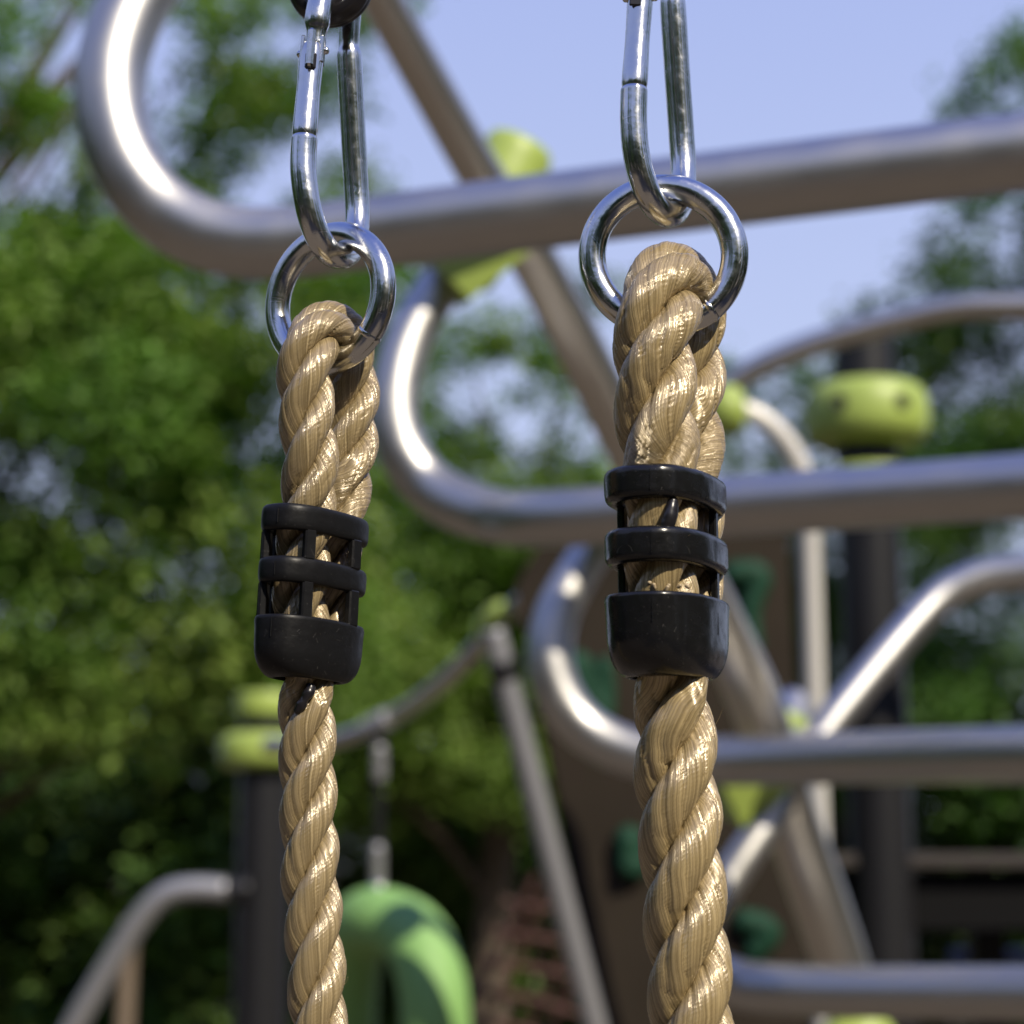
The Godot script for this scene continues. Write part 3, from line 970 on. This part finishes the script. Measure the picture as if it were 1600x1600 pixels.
func hanging_gear() -> void:
	# ---- ropes
	var lr := 0.0074
	var left_ctrl := []
	for a in [[503, 1760, 0], [499, 1640, 0], [492, 1480, 0], [484, 1330, 0], [481, 1200, 0], [480, 1110, 0], [479, 1060, -0.5, 0.92], [474, 1010, -3, 0.94], [470, 940, -5, 0.97], [474, 860, -6, 0.97], [480, 800, -7, 0.98], [485, 740, -8.5], [483, 690, -9.5], [478, 620, -10], [478, 570, -10.5], [489, 530, -8.5], [510, 514, -3], [530, 522, 3.5], [545, 556, 9], [550, 610, 10.5], [549, 680, 10], [542, 740, 8.5], [534, 800, 7.5, 0.92], [526, 860, 7, 0.88], [519, 920, 6.5, 0.88], [512, 985, 6, 0.85]]:
		left_ctrl.append(r4(G(a[0], a[1], a[2] + 4.0), lr * (a[3] if a.size() > 3 else 1.0)))
	var rope_l := make_rope(left_ctrl, 0.0425, 0.4, M.rope0, "slimmer golden rope hanging at the left below its black collar", 100)
	flyaway(rope_l, spline(left_ctrl, 0.003), 16, 300, M.rope0)
	var rr := 0.0107
	var right_ctrl := []
	for a in [[1092, 1780, 2], [1084, 1640, 2], [1074, 1480, 1], [1064, 1320, 0], [1057, 1200, 0], [1053, 1120, 0, 0.97], [1049, 1070, -1, 0.9], [1042, 1010, -5, 0.86], [1035, 940, -9, 0.86], [1032, 860, -11, 0.86], [1031, 780, -12, 0.87], [1030, 725, -12.5, 0.9], [1027, 680, -13], [1024, 620, -13.5], [1022, 550, -14], [1030, 490, -13], [1039, 452, -7], [1050, 440, 0], [1064, 455, 8], [1073, 500, 13], [1072, 570, 14.5], [1070, 650, 13.5], [1076, 720, 13, 0.9], [1079, 780, 12.5, 0.82], [1080, 860, 12, 0.8], [1079, 920, 11, 0.8], [1077, 990, 9, 0.8]]:
		right_ctrl.append(r4(G(a[0], a[1], a[2]), rr * (a[3] if a.size() > 3 else 1.0)))
	var rope_r := make_rope(right_ctrl, 0.0552, 1.2, M.rope1, "thicker golden rope hanging at the right below its black collar", 200)
	flyaway(rope_r, spline(right_ctrl, 0.003), 22, 400, M.rope1)
	# black tape showing between the strands
	part("tape", tube([r4(G(485, 1072, -2.8), 0.0010), r4(G(480, 1084, -3.4), 0.0012), r4(G(475, 1093, -3.6), 0.0009), r4(G(470, 1101, -3.4), 0.0013), r4(G(464, 1112, -2.6), 0.0010)], 12, 0.0003, false, 0.6, 0.0011, 4), M.rubber, rope_l)
	part("tape", tube([r4(G(1050, 784, -20.3), 0.0016), r4(G(1046, 804, -20.8), 0.0021), r4(G(1040, 826, -20.4), 0.0019)], 14, 0.0004, false, 0.3, 0.0008, 6), M.rubber, rope_r)
	# melted ends and glue crumbs
	var rng := RandomNumberGenerator.new()
	rng.seed = 77
	for k in 6:
		var p := G(rng.randf_range(1000, 1080), rng.randf_range(905, 928), -18.5 + rng.randf_range(-1, 0.5))
		part("glue_crumb", tube([r4(p, 0.00045), r4(p + Vector3(rng.randf_range(-1, 1), rng.randf_range(-1, 1), 0.3) * 0.0008, 0.0005)], 8, 0.0003, false, 0.9), M.glue, rope_r)

	# ---- rings
	var yl := deg_to_rad(32.0)
	steel_ring(G(515, 467, 4), Vector3(cos(yl), 0, sin(yl)), Vector3(0, 1, 0), 0.0174, 0.00335, -0.72, "steel ring round the loop of the left rope", 500)
	var yr := deg_to_rad(8.0)
	steel_ring(G(1036, 400, 0), Vector3(cos(yr), 0, sin(yr)), Vector3(-0.03, 1, 0).normalized(), 0.0186, 0.00362, -0.93, "steel ring round the loop of the right rope", 510)

	# ---- left snap hook
	var t := thing("snap_hook", G(515, 380, 4), "steel snap hook on the left, its top passing through a black ring", "snap hook", "steel snap hooks")
	part("body", rod([[493, 70, -7, 0.0026], [494, 58, -7, 0.0026], [495, 48, -7, 0.0028], [495.5, 40, -7, 0.0033], [497, 25, -7], [503, -5, -5.5], [516, -38, 0], [530, -46, 4], [543, -26, 8], [547, 10, 10, 0.0031], [546, 45, 10.5, 0.0029], [545, 74, 11, 0.0029], [545.5, 82, 11.2, 0.0033], [546, 92, 11.4, 0.00345], [552, 210, 13.5], [557, 300, 14.8], [559, 340, 14.5], [556, 372, 12], [547, 392, 7.5], [533, 400, 1.5], [515, 394, -4.5], [497, 370, -9.5], [483, 330, -12], [475, 280, -12.5], [474, 245, -12.2], [475.5, 219, -12]], 0.0034), M.chrome, t)
	part("gate", rod([[475.5, 214, -12, 0.0030], [476, 210, -12, 0.0032], [482, 140, -10.5, 0.0031], [487, 84, -9.2, 0.00325], [488, 74, -9, 0.0030]], 0.0032, 0.0006, 0.15), M.chrome, t)
	for s in [-1, 1]:
		part("fork_cheek", box(G(488.5 + s * 15.0, 80, -9.5), Vector3(0.0012, 0.0075, 0.0040), Basis(Vector3(0, 0, 1), -0.06), 0.0004), M.chrome, t)
	part("tongue", box(G(486, 76, -13.5), Vector3(0.0020, 0.0105, 0.0035), Basis(Vector3(0, 0, 1), -0.06), 0.0006), M.chrome, t)
	part("slot", box(G(485.5, 95, -13.2), Vector3(0.0029, 0.0042, 0.0010), Basis(Vector3(0, 0, 1), -0.06), 0.0003), M.rubber, t)
	part("rivet", tube([r4(G(468, 85, -9.5), 0.0010), r4(G(510, 79, -9.5), 0.0010)], 16, 0.0006, false, 0.8), M.chrome, t)
	# ---- right snap hook
	t = thing("snap_hook", G(1035, 330, 0), "steel snap hook on the right, cut by the top edge of the picture", "snap hook", "steel snap hooks")
	part("body", rod([[1002, -82, -8.5, 0.0026], [1003, -96, -8, 0.0028], [1004, -110, -7.5, 0.0033], [1010, -150, -5], [1022, -185, 0], [1035, -190, 4], [1046, -165, 7], [1050, -120, 8.4, 0.0031], [1050, -60, 8.8, 0.0029], [1050.5, -10, 9.2, 0.0029], [1051, -2, 9.3, 0.0033], [1051.5, 8, 9.4, 0.0035], [1058, 110, 11], [1065, 215, 12.5], [1068, 262, 12.2], [1067, 300, 9.5], [1060, 324, 5], [1049, 334, 0], [1034, 331, -4.5], [1016, 310, -9], [1002, 275, -11.5], [993, 232, -12.5], [990, 190, -12.6], [990.5, 143, -12.5]], 0.0035), M.chrome, t)
	part("gate", rod([[990.5, 138, -12.5, 0.0031], [991, 134, -12.5, 0.0033], [996, 60, -11, 0.0032], [1000, 0, -10, 0.0034], [1001, -30, -9.5, 0.0034], [1002, -75, -9, 0.0031]], 0.0033, 0.0006, 0.15), M.chrome, t)
	part("slot", box(G(993, -12, -13.6), Vector3(0.0030, 0.0075, 0.0010), Basis(Vector3(0, 0, 1), -0.05), 0.0003), M.rubber, t)
	part("rivet", tube([r4(G(977, -2, -10), 0.0010), r4(G(1024, -4, -10), 0.0010)], 16, 0.0006, false, 0.8), M.chrome, t)
	# ---- black ring at the top of the left hook
	t = thing("hanger_ring", G(517, -26, 2), "glossy black ring at the top edge above the left hook", "ring")
	var prof := []
	for k in 33:
		var a := TAU * k / 32.0
		prof.append([0.0083 + 0.0034 * cos(a) + 0.00035 * absf(sin(a * 4.0)), 0.0042 * sin(a)])
	part("ring", lathe(G(517, -26, 1), Vector3(0.22, 0.12, -1), prof, 56), M.rubber, t)

	# ---- collars
	var lb := G(480, 1064, 2)
	var axl := (G(496, 786, 2) - lb).normalized()
	var al := Vector3(sin(deg_to_rad(33)), 0, -cos(deg_to_rad(33)))
	var k1 := 0.000163 * 0.955
	collar("black collar with open windows and upright bars on the left rope", lb, axl, al, M.satin_black, 0.0090, 0.0082,
		[0.0, 96 * k1, 148 * k1, 190 * k1, 232 * k1, 275 * k1], 0.0004, 0.0066, [[-108, -1.0, 0.0032], [-90, 0.8, 0.0038], [112, -1.0, 0.0044], [150, -1.0, 0.0012], [90, -0.55, 0.0052], [90, 0.25, 0.0056], [60, 1.0, 0.0040], [0, 1.0, 0.0026]], 0.00012, 21, -24.0)
	var rb := G(1046, 1062, -1)
	var axr := (G(1040, 730, -2) - rb).normalized()
	var ar := Vector3(sin(deg_to_rad(24)), 0, -cos(deg_to_rad(24)))
	var tr := collar("glossy black collar with two thick flanges on the right rope", rb, axr, ar, M.gloss_black, 0.0132, 0.0098,
		[0.0, 128 * k1, 176 * k1, 232 * k1, 276 * k1, 330 * k1], 0.0030, 0.0088, [[-90, 0.95, 0.0024], [90, -0.7, 0.0030], [90, 0.8, 0.003], [0, 1.0, 0.0020]], 0.00022, 31, -8.0)
	# a small moulded square on the flank of the right cup
	var xr := (ar - axr * ar.dot(axr)).normalized()
	var outr := xr.cross(axr).rotated(axr, deg_to_rad(14))
	var mid := rb + axr * 0.0135 + xr * -0.002 + outr * 0.0130
	for q in [[0.0, 0.0026, 0.0030, 0.0004], [0.0, -0.0026, 0.0030, 0.0004], [0.0013, 0.0, 0.0004, 0.0052], [-0.0013, 0.0, 0.0004, 0.0052]]:
		part("moulded_mark", box(mid + axr.cross(outr) * q[0] + axr * q[1], Vector3(q[2], q[3], 0.0006), Basis(axr.cross(outr), axr, outr), 0.0001), M.gloss_black, tr)

func trees() -> void:
	var green := Color(0.172, 0.264, 0.056)
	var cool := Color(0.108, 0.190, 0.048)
	# big tree at the left: dense below, its upper crown open to the sky, and an unseen heavy top added above to shade the shrubs
	var c := scatter(901, 190, -500, 600, 360, 1150, 8.2, 10.4, 0.22, 0.46)
	c.append_array(scatter(902, 104, -500, 575, -80, 380, 8.6, 10.4, 0.10, 0.28))
	c.append_array(crown_ball(903, 70, Vector3(-0.8, 7.6, -9.9), Vector3(3.6, 1.0, 1.0), 0.4, 0.6))
	tree(ground_under(-160, 9.8), 7.4, c, 58.0, green, "large leafy tree filling the left side behind the left rope", 910)
	# a second tree in the middle
	c = scatter(921, 90, 430, 1010, 790, 1260, 11.0, 12.8, 0.3, 0.55)
	c.append_array(scatter(922, 58, 560, 1010, 440, 800, 11.0, 12.4, 0.1, 0.27))
	tree(ground_under(760, 12), 3.6, c, 48.0, green, "leafy tree between the two ropes behind the steel hooks", 930)
	c = scatter(941, 100, 1390, 2000, 380, 1200, 10.5, 12.4, 0.22, 0.44)
	c.append_array(scatter(942, 62, 1500, 2050, 90, 400, 10.5, 12.4, 0.2, 0.36))
	tree(ground_under(1860, 11.6), 4.2, c, 46.0, cool, "tree at the right edge beyond the black post", 950)
	c = scatter(961, 80, 1060, 1540, 560, 1260, 13.0, 15.0, 0.3, 0.5)
	tree(ground_under(1300, 14), 3.8, c, 40.0, cool, "tree behind the lime cap and the brown climbing wall", 970)
	# tall shrubs under the trees
	var low := [[-250, 12.5], [20, 13.2], [270, 12.8], [540, 13.6], [820, 14.2], [1120, 15.2], [1420, 15.6], [1720, 14.4]]
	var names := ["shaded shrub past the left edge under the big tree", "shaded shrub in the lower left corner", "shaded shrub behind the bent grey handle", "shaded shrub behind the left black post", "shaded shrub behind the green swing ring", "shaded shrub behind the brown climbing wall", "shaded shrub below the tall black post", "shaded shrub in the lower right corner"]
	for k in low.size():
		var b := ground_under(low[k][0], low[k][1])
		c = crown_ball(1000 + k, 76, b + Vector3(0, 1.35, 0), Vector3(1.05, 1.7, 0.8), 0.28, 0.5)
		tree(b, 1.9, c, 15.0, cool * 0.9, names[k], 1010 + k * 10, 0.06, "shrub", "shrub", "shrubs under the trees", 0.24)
	# trees that stand round the camera and show in the bright metal
	var back := [[-128.0, "far left of the camera"], [-104.0, "to the left of the camera"], [-80.0, "left of the camera and a little behind"], [-54.0, "behind the camera's left shoulder"], [-28.0, "behind the camera on its left"], [-3.0, "straight behind the camera"], [22.0, "behind the camera on its right"], [48.0, "behind the camera's right shoulder below the sun"], [74.0, "right of the camera and a little behind"], [100.0, "to the right of the camera"], [124.0, "far right of the camera"]]
	for k in back.size():
		var w := deg_to_rad(back[k][0])
		var b := Vector3(sin(w), 0, cos(w)) * (8.4 + 0.9 * (k % 3))
		c = crown_ball(1200 + k, 80, b + Vector3(0, 2.9, 0), Vector3(2.3, 2.8, 1.8), 0.6, 0.9)
		tree(b, 4.8, c, 4.6, cool, "tree outside the picture, " + back[k][1], 1210 + k * 10, 0.16, "tree", "tree", "trees round the playground", 0.5)
